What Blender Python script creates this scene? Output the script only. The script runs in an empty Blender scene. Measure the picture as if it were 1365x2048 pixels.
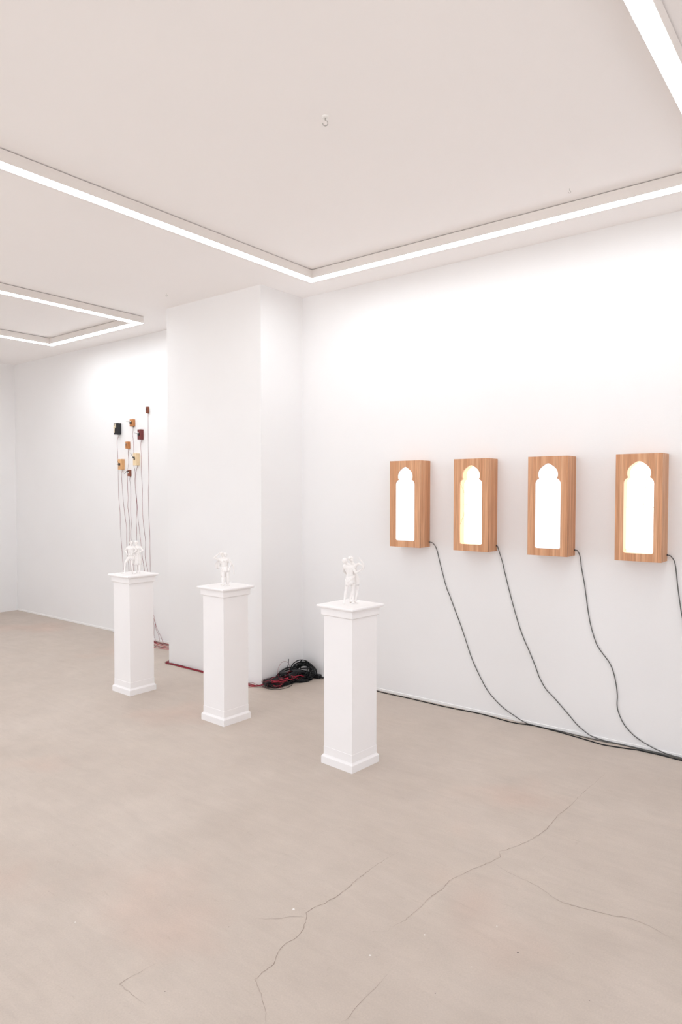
import bpy, bmesh, math, random
from mathutils import Vector, Matrix
sc = bpy.context.scene
COL = sc.collection
PI = math.pi

# ------------------------------------------------------------------ room dimensions (metres)
H = 3.248            # ceiling height
YW = 4.427           # long display wall
XC, XL, YC = -3.9095, -5.112, 3.924     # pillar: near side face, far side face, front face
XW = -8.976          # end wall
XR, YN = 3.2, -4.2   # walls behind / beside the camera
YAW = math.radians(38.2)

# ------------------------------------------------------------------ helpers
def tag(o, label=None, cat=None, group=None, kind=None):
    if label: o['label'] = label
    if cat: o['category'] = cat
    if group: o['group'] = group
    if kind: o['kind'] = kind
    return o

def empty(name, label, cat, loc=(0, 0, 0), rz=0.0, group=None):
    o = bpy.data.objects.new(name, None)
    o.empty_display_size = 0.05
    COL.objects.link(o)
    o.location = loc
    o.rotation_euler = (0, 0, rz)
    return tag(o, label, cat, group)

def link_mesh(name, me, mat=None, parent=None, smooth=False):
    o = bpy.data.objects.new(name, me)
    COL.objects.link(o)
    if mat is not None:
        if not isinstance(mat, (list, tuple)): mat = [mat]
        if len(me.materials): me.materials.clear()
        idx = [p.material_index for p in me.polygons]
        for m in mat: me.materials.append(m)
        if len(mat) > 1: me.polygons.foreach_set('material_index', idx)
    if parent is not None: o.parent = parent
    if smooth:
        for p in me.polygons: p.use_smooth = True
    return o

def obj(name, bm, mat=None, parent=None, smooth=False):
    me = bpy.data.meshes.new(name)
    bmesh.ops.recalc_face_normals(bm, faces=bm.faces[:])
    bm.to_mesh(me); bm.free()
    return link_mesh(name, me, mat, parent, smooth)

def box(bm, x0, x1, y0, y1, z0, z1, bevel=0.0, seg=2):
    r = bmesh.ops.create_cube(bm, size=1.0)
    vs = r['verts']
    for v in vs:
        v.co = Vector((x0 + (v.co.x + .5) * (x1 - x0), y0 + (v.co.y + .5) * (y1 - y0), z0 + (v.co.z + .5) * (z1 - z0)))
    if bevel > 0:
        es = list({e for v in vs for e in v.link_edges})
        bmesh.ops.bevel(bm, geom=es, offset=bevel, segments=seg, profile=.5, affect='EDGES')

def catmull(pts, n=6):
    P = [Vector(p) for p in pts]
    if len(P) < 3: return P
    P = [P[0] * 2 - P[1]] + P + [P[-1] * 2 - P[-2]]
    out = []
    for i in range(1, len(P) - 2):
        p0, p1, p2, p3 = P[i - 1], P[i], P[i + 1], P[i + 2]
        # centripetal-ish: clamp tangents
        d = (p2 - p1).length
        m1 = (p2 - p0); m1 = m1 * (d / max(m1.length, 1e-9))
        m2 = (p3 - p1); m2 = m2 * (d / max(m2.length, 1e-9))
        for k in range(n):
            t = k / n
            h00 = 2 * t**3 - 3 * t**2 + 1; h10 = t**3 - 2 * t**2 + t
            h01 = -2 * t**3 + 3 * t**2; h11 = t**3 - t**2
            out.append(p1 * h00 + m1 * h10 + p2 * h01 + m2 * h11)
    out.append(P[-2])
    return out

def tube(bm, pts, r, seg=6, cap=True):
    P = [Vector(p) for p in pts]
    Q = [P[0]]
    for p in P[1:]:
        if (p - Q[-1]).length > 1e-6: Q.append(p)
    P = Q
    t = (P[1] - P[0]).normalized()
    up = Vector((0, 0, 1)) if abs(t.z) < .9 else Vector((1, 0, 0))
    n = t.cross(up).normalized()
    rings = []
    for i, p in enumerate(P):
        if i == 0: t = (P[1] - P[0])
        elif i == len(P) - 1: t = (P[-1] - P[-2])
        else: t = (P[i + 1] - P[i - 1])
        if t.length < 1e-9: t = Vector((0, 0, 1))
        t.normalize()
        n = (n - t * n.dot(t))
        if n.length < 1e-6: n = t.orthogonal()
        n.normalize()
        b = t.cross(n)
        rr = r[i] if isinstance(r, (list, tuple)) else r
        rings.append([bm.verts.new(p + (n * math.cos(2 * PI * k / seg) + b * math.sin(2 * PI * k / seg)) * rr) for k in range(seg)])
    for a, b in zip(rings, rings[1:]):
        for k in range(seg):
            bm.faces.new((a[k], a[(k + 1) % seg], b[(k + 1) % seg], b[k]))
    if cap:
        bm.faces.new(rings[0][::-1]); bm.faces.new(rings[-1])

def cyl(bm, p0, p1, r0, r1=None, seg=16):
    r1 = r0 if r1 is None else r1
    tube(bm, [p0, p1], [r0, r1], seg)

def ellipsoid(bm, c, r, seg=16, rings=10, rot=None):
    m = Matrix.Translation(Vector(c)) @ (rot.to_4x4() if rot else Matrix.Identity(4)) @ Matrix.Diagonal((r[0], r[1], r[2], 1))
    return bmesh.ops.create_uvsphere(bm, u_segments=seg, v_segments=rings, radius=1.0, matrix=m)['verts']

def capsule(bm, p0, r0, p1, r1):
    tmp = bmesh.new()
    ellipsoid(tmp, p0, (r0,) * 3, 14, 8)
    ellipsoid(tmp, p1, (r1,) * 3, 14, 8)
    bmesh.ops.convex_hull(tmp, input=tmp.verts[:])
    bmesh.ops.delete(tmp, geom=[v for v in tmp.verts if not v.link_faces], context='VERTS')
    me = bpy.data.meshes.new('t'); tmp.to_mesh(me); tmp.free()
    bm.from_mesh(me); bpy.data.meshes.remove(me)

def eval_mesh(o):
    dg = bpy.context.evaluated_depsgraph_get()
    dg.update()
    me = bpy.data.meshes.new_from_object(o.evaluated_get(dg))
    return me

def fuse(bm, voxel, smooth_it=4):
    """one continuous skin around overlapping volumes"""
    me = bpy.data.meshes.new('fuse'); bm.to_mesh(me); bm.free()
    o = bpy.data.objects.new('fuse', me); COL.objects.link(o)
    m = o.modifiers.new('r', 'REMESH'); m.mode = 'VOXEL'; m.voxel_size = voxel
    s = o.modifiers.new('s', 'SMOOTH'); s.factor = .5; s.iterations = smooth_it
    res = eval_mesh(o)
    bpy.data.objects.remove(o); bpy.data.meshes.remove(me)
    return res

# ------------------------------------------------------------------ materials
def mat(name, col=(.8, .8, .8), rough=.5, metal=0.0, spec=.5):
    m = bpy.data.materials.new(name); m.use_nodes = True
    b = m.node_tree.nodes['Principled BSDF']
    b.inputs['Base Color'].default_value = (*col, 1)
    b.inputs['Roughness'].default_value = rough
    b.inputs['Metallic'].default_value = metal
    b.inputs['Specular IOR Level'].default_value = spec
    return m

def N(m, t, **kw):
    n = m.node_tree.nodes.new(t)
    for k, v in kw.items(): setattr(n, k, v)
    return n

def L(m, a, b): m.node_tree.links.new(a, b)

def noise_tint(m, ca, cb, scale=3.0, detail=6, stretch=(1, 1, 1), lo=.35, hi=.65, bump=0.0, bscale=200, rough=None):
    """base colour that wanders between two tones, with an optional fine bump"""
    nt = m.node_tree; b = nt.nodes['Principled BSDF']
    g = N(m, 'ShaderNodeNewGeometry')
    mp = N(m, 'ShaderNodeMapping'); mp.inputs['Scale'].default_value = stretch
    L(m, g.outputs['Position'], mp.inputs['Vector'])
    n = N(m, 'ShaderNodeTexNoise'); n.inputs['Scale'].default_value = scale; n.inputs['Detail'].default_value = detail
    L(m, mp.outputs[0], n.inputs['Vector'])
    r = N(m, 'ShaderNodeValToRGB')
    r.color_ramp.elements[0].position = lo; r.color_ramp.elements[0].color = (*ca, 1)
    r.color_ramp.elements[1].position = hi; r.color_ramp.elements[1].color = (*cb, 1)
    L(m, n.outputs['Fac'], r.inputs['Fac']); L(m, r.outputs['Color'], b.inputs['Base Color'])
    if bump > 0:
        n2 = N(m, 'ShaderNodeTexNoise'); n2.inputs['Scale'].default_value = bscale; n2.inputs['Detail'].default_value = 3
        L(m, g.outputs['Position'], n2.inputs['Vector'])
        bp = N(m, 'ShaderNodeBump'); bp.inputs['Strength'].default_value = bump; bp.inputs['Distance'].default_value = .002
        L(m, n2.outputs['Fac'], bp.inputs['Height']); L(m, bp.outputs['Normal'], b.inputs['Normal'])
    return r

WALL = mat('white_wall_paint', (.86, .85, .845), .75, spec=.2)
noise_tint(WALL, (.815, .809, .808), (.832, .826, .825), 1.2, 4, bump=.15, bscale=120)
CEIL = mat('white_ceiling_paint', (.86, .84, .83), .85, spec=.1)
noise_tint(CEIL, (.925, .905, .90), (.935, .915, .91), .8, 3)
TRIM = mat('white_gloss_trim', (.88, .87, .86), .35)
noise_tint(TRIM, (.87, .86, .85), (.885, .875, .868), 4, 3)
HOUS = mat('warm_white_aluminium', (.74, .70, .67), .5); noise_tint(HOUS, (.73, .69, .66), (.75, .71, .68), 4, 3)
PED = mat('white_pedestal_paint', (.88, .86, .86), .5, spec=.3)
noise_tint(PED, (.872, .855, .852), (.885, .868, .866), 5, 4, bump=.1, bscale=90)
PLASTER = mat('white_cast_plaster', (.84, .81, .79), .5, spec=.3)
noise_tint(PLASTER, (.855, .83, .812), (.88, .858, .84), 30, 3)

# concrete floor: broad cloudy tone, finer mottling, trowel streaks
FLOOR = mat('polished_concrete', (.5, .44, .38), .42, spec=.35)
def build_floor():
    m = FLOOR; b = m.node_tree.nodes['Principled BSDF']
    g = N(m, 'ShaderNodeNewGeometry')
    def noise(scale, detail, stretch=(1, 1, 1), rot=0.0, dist=0.0, rough=.5):
        mp = N(m, 'ShaderNodeMapping'); mp.inputs['Scale'].default_value = stretch; mp.inputs['Rotation'].default_value = (0, 0, rot)
        L(m, g.outputs['Position'], mp.inputs['Vector'])
        n = N(m, 'ShaderNodeTexNoise'); n.inputs['Scale'].default_value = scale; n.inputs['Detail'].default_value = detail
        n.inputs['Distortion'].default_value = dist; n.inputs['Roughness'].default_value = rough
        L(m, mp.outputs[0], n.inputs['Vector'])
        return n.outputs['Fac']
    def ramp(f, a, c, lo, hi):
        r = N(m, 'ShaderNodeValToRGB')
        r.color_ramp.elements[0].position = lo; r.color_ramp.elements[0].color = (*a, 1)
        r.color_ramp.elements[1].position = hi; r.color_ramp.elements[1].color = (*c, 1)
        L(m, f, r.inputs['Fac']); return r.outputs['Color']
    def mul(a, c, fac=1.0):
        x = N(m, 'ShaderNodeMix', data_type='RGBA', blend_type='MULTIPLY'); x.inputs['Factor'].default_value = fac
        L(m, a, x.inputs['A']); L(m, c, x.inputs['B']); return x.outputs['Result']
    base = ramp(noise(.9, 5, dist=.6), FL_A, FL_B, .3, .7)
    mott = ramp(noise(5, 8, rough=.65), (.94, .938, .934), (1.03, 1.028, 1.025), .3, .7)
    streak = ramp(noise(3.5, 6, (1, 5, 1), .6, 1.2), (.965, .962, .96), (1.015, 1.015, 1.015), .3, .65)
    fine = ramp(noise(160, 4, rough=.7), (.93, .93, .93), (1.06, 1.06, 1.06), .3, .7)
    # a few pinkish patches
    pk = ramp(noise(1.1, 3), (1, 1, 1), (1.05, .965, .94), .58, .74)
    scuff = ramp(noise(9, 9, (1, 6, 1), .9, 1.5, .62), (1, 1, 1), (.90, .885, .87), .62, .74)
    scuff2 = ramp(noise(11, 9, (5, 1, 1), .4, 1.0, .62), (1, 1, 1), (.92, .905, .89), .64, .76)
    col = mul(mul(mul(mul(mul(mul(base, mott), streak), fine, .8), pk), scuff), scuff2)
    L(m, col, b.inputs['Base Color'])
    rr = N(m, 'ShaderNodeMapRange'); rr.inputs['To Min'].default_value = .38; rr.inputs['To Max'].default_value = .6
    L(m, noise(4, 6), rr.inputs['Value']); L(m, rr.outputs[0], b.inputs['Roughness'])
    bp = N(m, 'ShaderNodeBump'); bp.inputs['Strength'].default_value = .12; bp.inputs['Distance'].default_value = .003
    L(m, noise(40, 6), bp.inputs['Height']); L(m, bp.outputs['Normal'], b.inputs['Normal'])
FL_A, FL_B = (.515, .443, .384), (.568, .496, .436)
build_floor()
CRACK = mat('crack_dark', (.27, .215, .175), .9); noise_tint(CRACK, (.26, .205, .17), (.42, .35, .30), 14, 3)
DOTD = mat('dark_speck', (.05, .04, .035), .8)
DOTW = mat('white_paint_speck', (.85, .84, .82), .7)

def wood(name, tones, strip=.0165, grain=1.0, rough=.42):
    """vertical laminated strips with fine vertical grain"""
    m = mat(name, tones[0], rough, spec=.35); b = m.node_tree.nodes['Principled BSDF']
    g = N(m, 'ShaderNodeNewGeometry')
    sx = N(m, 'ShaderNodeSeparateXYZ'); L(m, g.outputs['Position'], sx.inputs[0])
    def math_(op, a, bb):
        n = N(m, 'ShaderNodeMath', operation=op)
        if hasattr(a, 'links'): L(m, a, n.inputs[0])
        else: n.inputs[0].default_value = a
        if bb is not None:
            if hasattr(bb, 'links'): L(m, bb, n.inputs[1])
            else: n.inputs[1].default_value = bb
        return n.outputs[0]
    fx = math_('FLOOR', math_('DIVIDE', sx.outputs['X'], strip), None)
    fy = math_('FLOOR', math_('DIVIDE', sx.outputs['Y'], strip), None)
    idn = math_('ADD', fx, math_('MULTIPLY', fy, 13.37))
    wn = N(m, 'ShaderNodeTexWhiteNoise', noise_dimensions='1D'); L(m, idn, wn.inputs['W'])
    r = N(m, 'ShaderNodeValToRGB')
    e = r.color_ramp.elements
    e[0].position = 0; e[0].color = (*tones[0], 1); e[1].position = 1; e[1].color = (*tones[2], 1)
    k = e.new(.5); k.color = (*tones[1], 1)
    L(m, wn.outputs['Value'], r.inputs['Fac'])
    mp = N(m, 'ShaderNodeMapping'); mp.inputs['Scale'].default_value = (220, 220, 5)
    L(m, g.outputs['Position'], mp.inputs['Vector'])
    n = N(m, 'ShaderNodeTexNoise'); n.inputs['Scale'].default_value = 1; n.inputs['Detail'].default_value = 5
    L(m, mp.outputs[0], n.inputs['Vector'])
    gr = N(m, 'ShaderNodeValToRGB')
    gr.color_ramp.elements[0].position = .3; gr.color_ramp.elements[0].color = (.70, .66, .63, 1)
    gr.color_ramp.elements[1].position = .65; gr.color_ramp.elements[1].color = (1.06, 1.06, 1.06, 1)
    L(m, n.outputs['Fac'], gr.inputs['Fac'])
    x = N(m, 'ShaderNodeMix', data_type='RGBA', blend_type='MULTIPLY'); x.inputs['Factor'].default_value = grain
    L(m, r.outputs['Color'], x.inputs['A']); L(m, gr.outputs['Color'], x.inputs['B'])
    L(m, x.outputs['Result'], b.inputs['Base Color'])
    return m
BAMBOO = wood('caramel_bamboo', [(.57, .280, .140), (.645, .340, .182), (.715, .405, .235)])
LINING = mat('pale_birch_lining', (.9, .66, .34), .5); noise_tint(LINING, (.90, .68, .38), (.93, .73, .45), 20, 4, (1, 1, .1))

def emit(name, col, s):
    m = bpy.data.materials.new(name); m.use_nodes = True
    nt = m.node_tree; nt.nodes.clear()
    e = nt.nodes.new('ShaderNodeEmission'); e.inputs['Color'].default_value = (*col, 1); e.inputs['Strength'].default_value = s
    o = nt.nodes.new('ShaderNodeOutputMaterial'); nt.links.new(e.outputs[0], o.inputs['Surface'])
    return m
LED_S = 16.8; SKY_S = 3.35; EXPO = 0.0
NWX0, NWX1, RWY0, RWY1 = -7.5, 2.4, -1.4, 3.3
LED = emit('led_diffuser_white', (.91, .962, 1.0), LED_S)
LED2 = emit('led_diffuser_white_boosted', (.91, .962, 1.0), LED_S * 1.3)  # same kind of lamp, boosted to brighten the far left walls
SCREEN = emit('backlit_white_panel', (.97, .985, 1.0), 1.15)
NICHE = emit('backlit_warm_panel', (1.0, .965, .92), 2.5)

GREYC = mat('grey_cable_sheath', (.10, .10, .095), .5)
BLACKC = mat('black_cable_sheath', (.007, .008, .009), .5, spec=.3)
REDW = mat('red_wire_sheath', (.45, .014, .042), .45)
DARKW = mat('black_wire_sheath', (.05, .02, .022), .4)
BLACKP = mat('black_plastic', (.01, .01, .012), .42, spec=.35); noise_tint(BLACKP, (.008, .008, .010), (.013, .013, .015), 40, 3)
STEEL = mat('grey_steel', (.45, .44, .42), .3, 1.0)
DSTEEL = mat('dark_steel', (.08, .08, .08), .4, .8)
THREAD = mat('amber_thread', (.62, .36, .12), .6)
BRASS = mat('pale_brass', (.86, .76, .58), .35, .4)
WHITEP = mat('white_plastic', (.85, .84, .82), .4)

def grained(name, a, b):
    m = mat(name, a, .5); noise_tint(m, a, b, 1, 5, (160, 160, 12), .3, .7); return m
W_BLACK = grained('black_stained_wood', (.010, .010, .012), (.022, .022, .026))
W_ORANGE = grained('orange_cherry_wood', (.42, .16, .05), (.62, .27, .09))
W_BROWN = grained('red_brown_wood', (.13, .030, .016), (.24, .065, .03))
W_RED = grained('dark_red_padauk', (.12, .018, .020), (.20, .035, .032))
W_TAN = grained('tan_beech_wood', (.62, .33, .13), (.78, .46, .22))
W_CREAM = grained('cream_maple_wood', (.78, .60, .36), (.86, .70, .46))
W_WALNUT = grained('walnut_wood', (.17, .05, .03), (.30, .10, .055))

# ------------------------------------------------------------------ room shell
def slab(name, x0, x1, y0, y1, z0, z1, m):
    bm = bmesh.new(); box(bm, x0, x1, y0, y1, z0, z1)
    return tag(obj(name, bm, m), kind='structure')
T = .12
CRACKS = [
 [(-1.405, 1.427), (-1.447, 1.464), (-1.525, 1.515), (-1.567, 1.535), (-1.568, 1.576), (-1.567, 1.627), (-1.592, 1.665), (-1.602, 1.693), (-1.608, 1.731), (-1.598, 1.777), (-1.615, 1.835), (-1.645, 1.879), (-1.663, 1.907), (-1.663, 1.957), (-1.648, 1.992), (-1.638, 2.083), (-1.646, 2.215), (-1.646, 2.346), (-1.632, 2.48)],
 [(-1.793, 1.759), (-1.723, 1.814), (-1.695, 1.854), (-1.65, 1.881)],
 [(-1.172, 3.917), (-1.187, 3.613), (-1.189, 3.391), (-1.201, 3.254), (-1.191, 3.095), (-1.206, 2.972), (-1.229, 2.879), (-1.28, 2.761), (-1.257, 2.726), (-1.274, 2.665), (-1.313, 2.55), (-1.344, 2.429), (-1.336, 2.352), (-1.348, 2.28), (-1.343, 2.181), (-1.348, 2.1), (-1.364, 2.033), (-1.362, 2.011), (-1.404, 1.968)],
 [(-1.268, 2.67), (-1.183, 2.635), (-1.095, 2.625), (-1.035, 2.614), (-0.967, 2.579), (-0.919, 2.57), (-0.838, 2.588), (-0.746, 2.609), (-0.691, 2.631), (-0.624, 2.628), (-0.562, 2.609), (-0.507, 2.598)],
 [(-1.239, 1.825), (-1.234, 1.76), (-1.236, 1.693), (-1.233, 1.642), (-1.227, 1.587), (-1.234, 1.561)],
 [(-1.881, 1.39), (-1.898, 1.248), (-1.758, 1.248)],
]
CRACK_W = [.0019, .0010, .0015, .0012, .0010, .0009]
SPECKS = [((-1.833, 1.666), 0.0022, 1), ((-1.071, 1.848), 0.0021, 1), ((-0.944, 2.193), 0.0035, 1), ((-2.563, 1.373), 0.002, 1), ((-1.238, 2.898), 0.0025, 1), ((-0.675, 2.12), 0.0016, 1), ((-1.752, 1.32), 0.0016, 1), ((-1.718, 1.892), 0.0055, 2), ((-1.337, 1.864), 0.0042, 2), ((-1.246, 2.073), 0.0035, 2), ((-2.3, 1.332), 0.0025, 2), ((-1.063, 2.279), 0.0024, 2), ((-1.036, 2.029), 0.0018, 2)]

def build_floor_mesh():
    bm = bmesh.new()
    box(bm, XW - T, XR + T, YN - T, YW + T, -.15, 0)
    rnd = random.Random(5)
    for f in bm.faces: f.material_index = 0
    for pts, w in zip(CRACKS, CRACK_W):
        P = []
        for a, b in zip(pts, pts[1:]):
            a, b = Vector((*a, 0)), Vector((*b, 0)); n = max(2, int((b - a).length / .012))
            for k in range(n):
                p = a.lerp(b, k / n)
                P.append(p + Vector((rnd.gauss(0, .0016), rnd.gauss(0, .0016), 0)))
        P.append(Vector((*pts[-1], 0)))
        prev = None
        for i, p in enumerate(P):
            t = (P[min(i + 1, len(P) - 1)] - P[max(i - 1, 0)]).normalized()
            n = Vector((-t.y, t.x, 0)); ww = w * rnd.uniform(.35, 1.0) * min(1, .2 + 4 * min(i, len(P) - 1 - i) / len(P))
            a = bm.verts.new(p + n * ww + Vector((0, 0, .0005))); b = bm.verts.new(p - n * ww + Vector((0, 0, .0005)))
            if prev:
                f = bm.faces.new((prev[0], prev[1], b, a)); f.material_index = 1
            prev = (a, b)
    for (x, y), r, k in SPECKS:
        ps = []
        for i in range(9):
            a = 2 * PI * i / 9; rr = r * rnd.uniform(.6, 1.15)
            ps.append(bm.verts.new((x + rr * math.cos(a), y + rr * math.sin(a), .0006)))
        f = bm.faces.new(ps); f.material_index = 1 + k
    for f in bm.faces:
        f.normal_update()
        if f.material_index > 0 and f.normal.z < 0: f.normal_flip()
    me = bpy.data.meshes.new('floor'); bm.to_mesh(me); bm.free()
    return tag(link_mesh('floor', me, [FLOOR, CRACK, DOTD, DOTW]), kind='structure')
build_floor_mesh()
slab('ceiling', XW - T, XR + T, YN - T, YW + T, H, H + .15, CEIL)
slab('wall_far', XW - T, XR + T, YW, YW + T, 0, H, WALL)
slab('wall_pillar', XL, XC, YC, YW, 0, H, WALL)
# unseen windows added behind and beside the camera to brighten ceiling and walls
GLASS = bpy.data.materials.new('added_window_glass'); GLASS.use_nodes = True
nt = GLASS.node_tree; nt.nodes.clear()
mx = nt.nodes.new('ShaderNodeMixShader'); tr = nt.nodes.new('ShaderNodeBsdfTransparent'); gl = nt.nodes.new('ShaderNodeBsdfGlossy'); fr = nt.nodes.new('ShaderNodeFresnel'); ou = nt.nodes.new('ShaderNodeOutputMaterial')
gl.inputs['Roughness'].default_value = .02; fr.inputs['IOR'].default_value = 1.45
nt.links.new(fr.outputs[0], mx.inputs[0]); nt.links.new(tr.outputs[0], mx.inputs[1]); nt.links.new(gl.outputs[0], mx.inputs[2]); nt.links.new(mx.outputs[0], ou.inputs['Surface'])
WZ0, WZ1 = .22, 3.0
def added_window_wall(wall, added_window, a0, a1, w0, w1, place, panes):
    """wall along local x from a0 to a1 with an added glazed opening w0..w1; place puts local (x, depth outward) into the room"""
    def put(o): o.matrix_world = place; return o
    bm = bmesh.new()
    box(bm, a0, a1, 0, T, 0, WZ0); box(bm, a0, a1, 0, T, WZ1, H)
    box(bm, a0, w0, 0, T, WZ0, WZ1); box(bm, w1, a1, 0, T, WZ0, WZ1)
    tag(put(obj(wall, bm, WALL)), kind='structure')
    bm = bmesh.new()
    for k in range(panes + 1):
        x = w0 + (w1 - w0) * k / panes
        box(bm, max(w0, x - .03), min(w1, x + .03), .02, T - .02, WZ0, WZ1)
    box(bm, w0, w1, .02, T - .02, WZ0, WZ0 + .05); box(bm, w0, w1, .02, T - .02, WZ1 - .05, WZ1)
    win = tag(put(obj(added_window, bm, TRIM)), kind='structure')
    for k in range(panes):
        x0 = w0 + (w1 - w0) * k / panes + .03; x1 = w0 + (w1 - w0) * (k + 1) / panes - .03
        bm = bmesh.new(); box(bm, x0, x1, .055, .065, WZ0 + .05, WZ1 - .05)
        obj('added_window_pane', bm, GLASS, win)
    pl = bpy.data.lights.new('added_window_portal', 'AREA'); pl.shape = 'RECTANGLE'; pl.size = w1 - w0; pl.size_y = WZ1 - WZ0; pl.cycles.is_portal = True
    po = bpy.data.objects.new('added_window_portal', pl); COL.objects.link(po)
    po.matrix_world = place @ Matrix.Translation(((w0 + w1) / 2, -.01, (WZ0 + WZ1) / 2)) @ Matrix.Rotation(-PI / 2, 4, 'X')
added_window_wall('wall_near', 'added_window_1', XW - T, XR + T, NWX0, NWX1, Matrix.Translation((0, YN, 0)) @ Matrix.Diagonal((1, -1, 1, 1)), 4)
added_window_wall('wall_right', 'added_window_2', YN, YW, RWY0, RWY1, Matrix.Translation((XR, 0, 0)) @ Matrix(((0, 1, 0, 0), (1, 0, 0, 0), (0, 0, 1, 0), (0, 0, 0, 1))), 3)
added_window_wall('wall_left', 'added_window_3', YN, YW, -3.4, .6, Matrix.Translation((XW, 0, 0)) @ Matrix(((0, -1, 0, 0), (1, 0, 0, 0), (0, 0, 1, 0), (0, 0, 0, 1))), 2)  # opening added to lift the dim left end of the room
bm = bmesh.new()
box(bm, XW, XL, YW - .007, YW, 0, .022, .002)
tag(obj('baseboard_left', bm, TRIM), kind='structure')
bm = bmesh.new()
box(bm, XC, XR, YW - .007, YW, 0, .02, .002)
tag(obj('baseboard_right', bm, TRIM), kind='structure')

# ------------------------------------------------------------------ ceiling lights
def ring_mesh(bm, x0, x1, y0, y1, w, z0, z1):
    o = [(x0, y0), (x1, y0), (x1, y1), (x0, y1)]
    i = [(x0 + w, y0 + w), (x1 - w, y0 + w), (x1 - w, y1 - w), (x0 + w, y1 - w)]
    V = {}
    for nm, L_ in (('o', o), ('i', i)):
        for z in (z0, z1):
            V[nm, z] = [bm.verts.new((x, y, z)) for x, y in L_]
    for k in range(4):
        j = (k + 1) % 4
        bm.faces.new((V['o', z0][k], V['o', z0][j], V['o', z1][j], V['o', z1][k]))
        bm.faces.new((V['i', z0][k], V['i', z0][j], V['i', z1][j], V['i', z1][k]))
        bm.faces.new((V['o', z0][k], V['o', z0][j], V['i', z0][j], V['i', z0][k]))
        bm.faces.new((V['o', z1][k], V['o', z1][j], V['i', z1][j], V['i', z1][k]))
LH = .066
def light_frame(label, x0, x1, y0, y1, w, led):
    root = empty('ceiling_light_frame', label, 'ceiling light', ((x0 + x1) / 2, (y0 + y1) / 2, H))
    cx, cy = root.location.x, root.location.y
    a = (x0 - cx, x1 - cx, y0 - cy, y1 - cy)
    bm = bmesh.new(); ring_mesh(bm, *a, w, -LH, -.005)
    obj('housing', bm, HOUS, root)
    bm = bmesh.new(); ring_mesh(bm, a[0] + .016, a[1] - .016, a[2] + .016, a[3] - .016, w - .032, -.005, 0)
    obj('mounting_rail', bm, DSTEEL, root)
    bm = bmesh.new(); ring_mesh(bm, a[0] + .0015, a[1] - .0015, a[2] + .0015, a[3] - .0015, w - .003, -LH - .002, -LH)
    obj('diffuser', bm, led, root)
    return root
light_frame('large rectangular ceiling light frame in front of the lightbox wall', -3.420, -.600, -1.0, 3.972, .074, LED)
light_frame('smaller rectangular ceiling light frame beyond the pillar, over the pale end of the room', -7.15, -5.500, -1.0, 3.955, .074, LED2)

# ------------------------------------------------------------------ ceiling hooks
def hook(label, x, y, s, rz):
    root = empty('ceiling_hook', label, 'hook', (x, y, H), rz)
    if s > .8:
        bm = bmesh.new()
        tube(bm, [(0, 0, 0), (0, 0, -.003), (0, 0, -.006)], [.0155, .0155, .011], 24)
        obj('rose', bm, WHITEP, root, False)
    bm = bmesh.new()
    pts = [(0, 0, 0), (0, 0, -.012 * s), (0, 0, -.018 * s)]
    for k in range(0, 13):
        a = math.radians(70 - k * 21)
        pts.append((.0115 * s * math.cos(a), 0, (-.030 + .0115 * math.sin(a)) * s))
    tube(bm, catmull(pts, 3), .0019 * s, 8)
    obj('screw_hook', bm, STEEL, root, True)
hook('steel screw hook on a round white rose in the open ceiling', -1.944, 2.356, 1.0, YAW)
hook('tiny pale hook in the ceiling close to the light frame along the lightbox wall', -1.35, 3.732, .6, YAW)
hook('tiny pale hook in the ceiling out from the top corner of the pillar', -4.713, 3.618, .6, YAW)

# ------------------------------------------------------------------ pedestals
def square_loft(bm, prof, close_bottom=True):
    """prof: list of (half width, z)"""
    rings = []
    for h, z in prof:
        rings.append([bm.verts.new((sx * h, sy * h, z)) for sx, sy in ((-1, -1), (1, -1), (1, 1), (-1, 1))])
    for a, b in zip(rings, rings[1:]):
        for k in range(4): bm.faces.new((a[k], a[(k + 1) % 4], b[(k + 1) % 4], b[k]))
    bm.faces.new(rings[0][::-1]); bm.faces.new(rings[-1])
PT = .936
def pedestal(label, x, y, rz):
    root = empty('pedestal', label, 'pedestal', (x, y, 0), rz, 'white pedestals standing in a row')
    bm = bmesh.new()
    square_loft(bm, [(.1215, 0), (.1215, .040), (.1208, .0425), (.1188, .0445), (.1135, .051), (.112, .054)])
    obj('plinth', bm, PED, root)
    bm = bmesh.new()
    square_loft(bm, [(.1108, .050), (.1108, .098), (.1095, .1005), (.1095, .880)])
    obj('shaft', bm, PED, root)
    bm = bmesh.new()
    square_loft(bm, [(.1095, .870), (.1115, .8705), (.1190, .8745), (.1212, .877), (.1215, .880), (.1215, .9085), (.1200, .911)])
    obj('neck_moulding', bm, PED, root)
    bm = bmesh.new()
    square_loft(bm, [(.119, .9105), (.1225, .911), (.1235, .916), (.1265, .9195), (.1365, .9205), (.1395, .9225), (.1410, .9265), (.1410, .930), (.1400, .9338), (.1378, .936)])
    obj('cap', bm, PED, root)
    return root
P3 = (-2.4052, 3.1463); P2 = (-3.5516, 3.2121); P1 = (-4.6405, 3.2214)
pedestal('white square pedestal under the statuette aiming a bow, nearest the lightboxes', *P3, -.071)
pedestal('white square pedestal before the pillar, under the statuette raising one hand', *P2, -.039)
pedestal('white square pedestal farthest from the lightboxes, with red wires dropping behind it', *P1, -.021)

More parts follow.
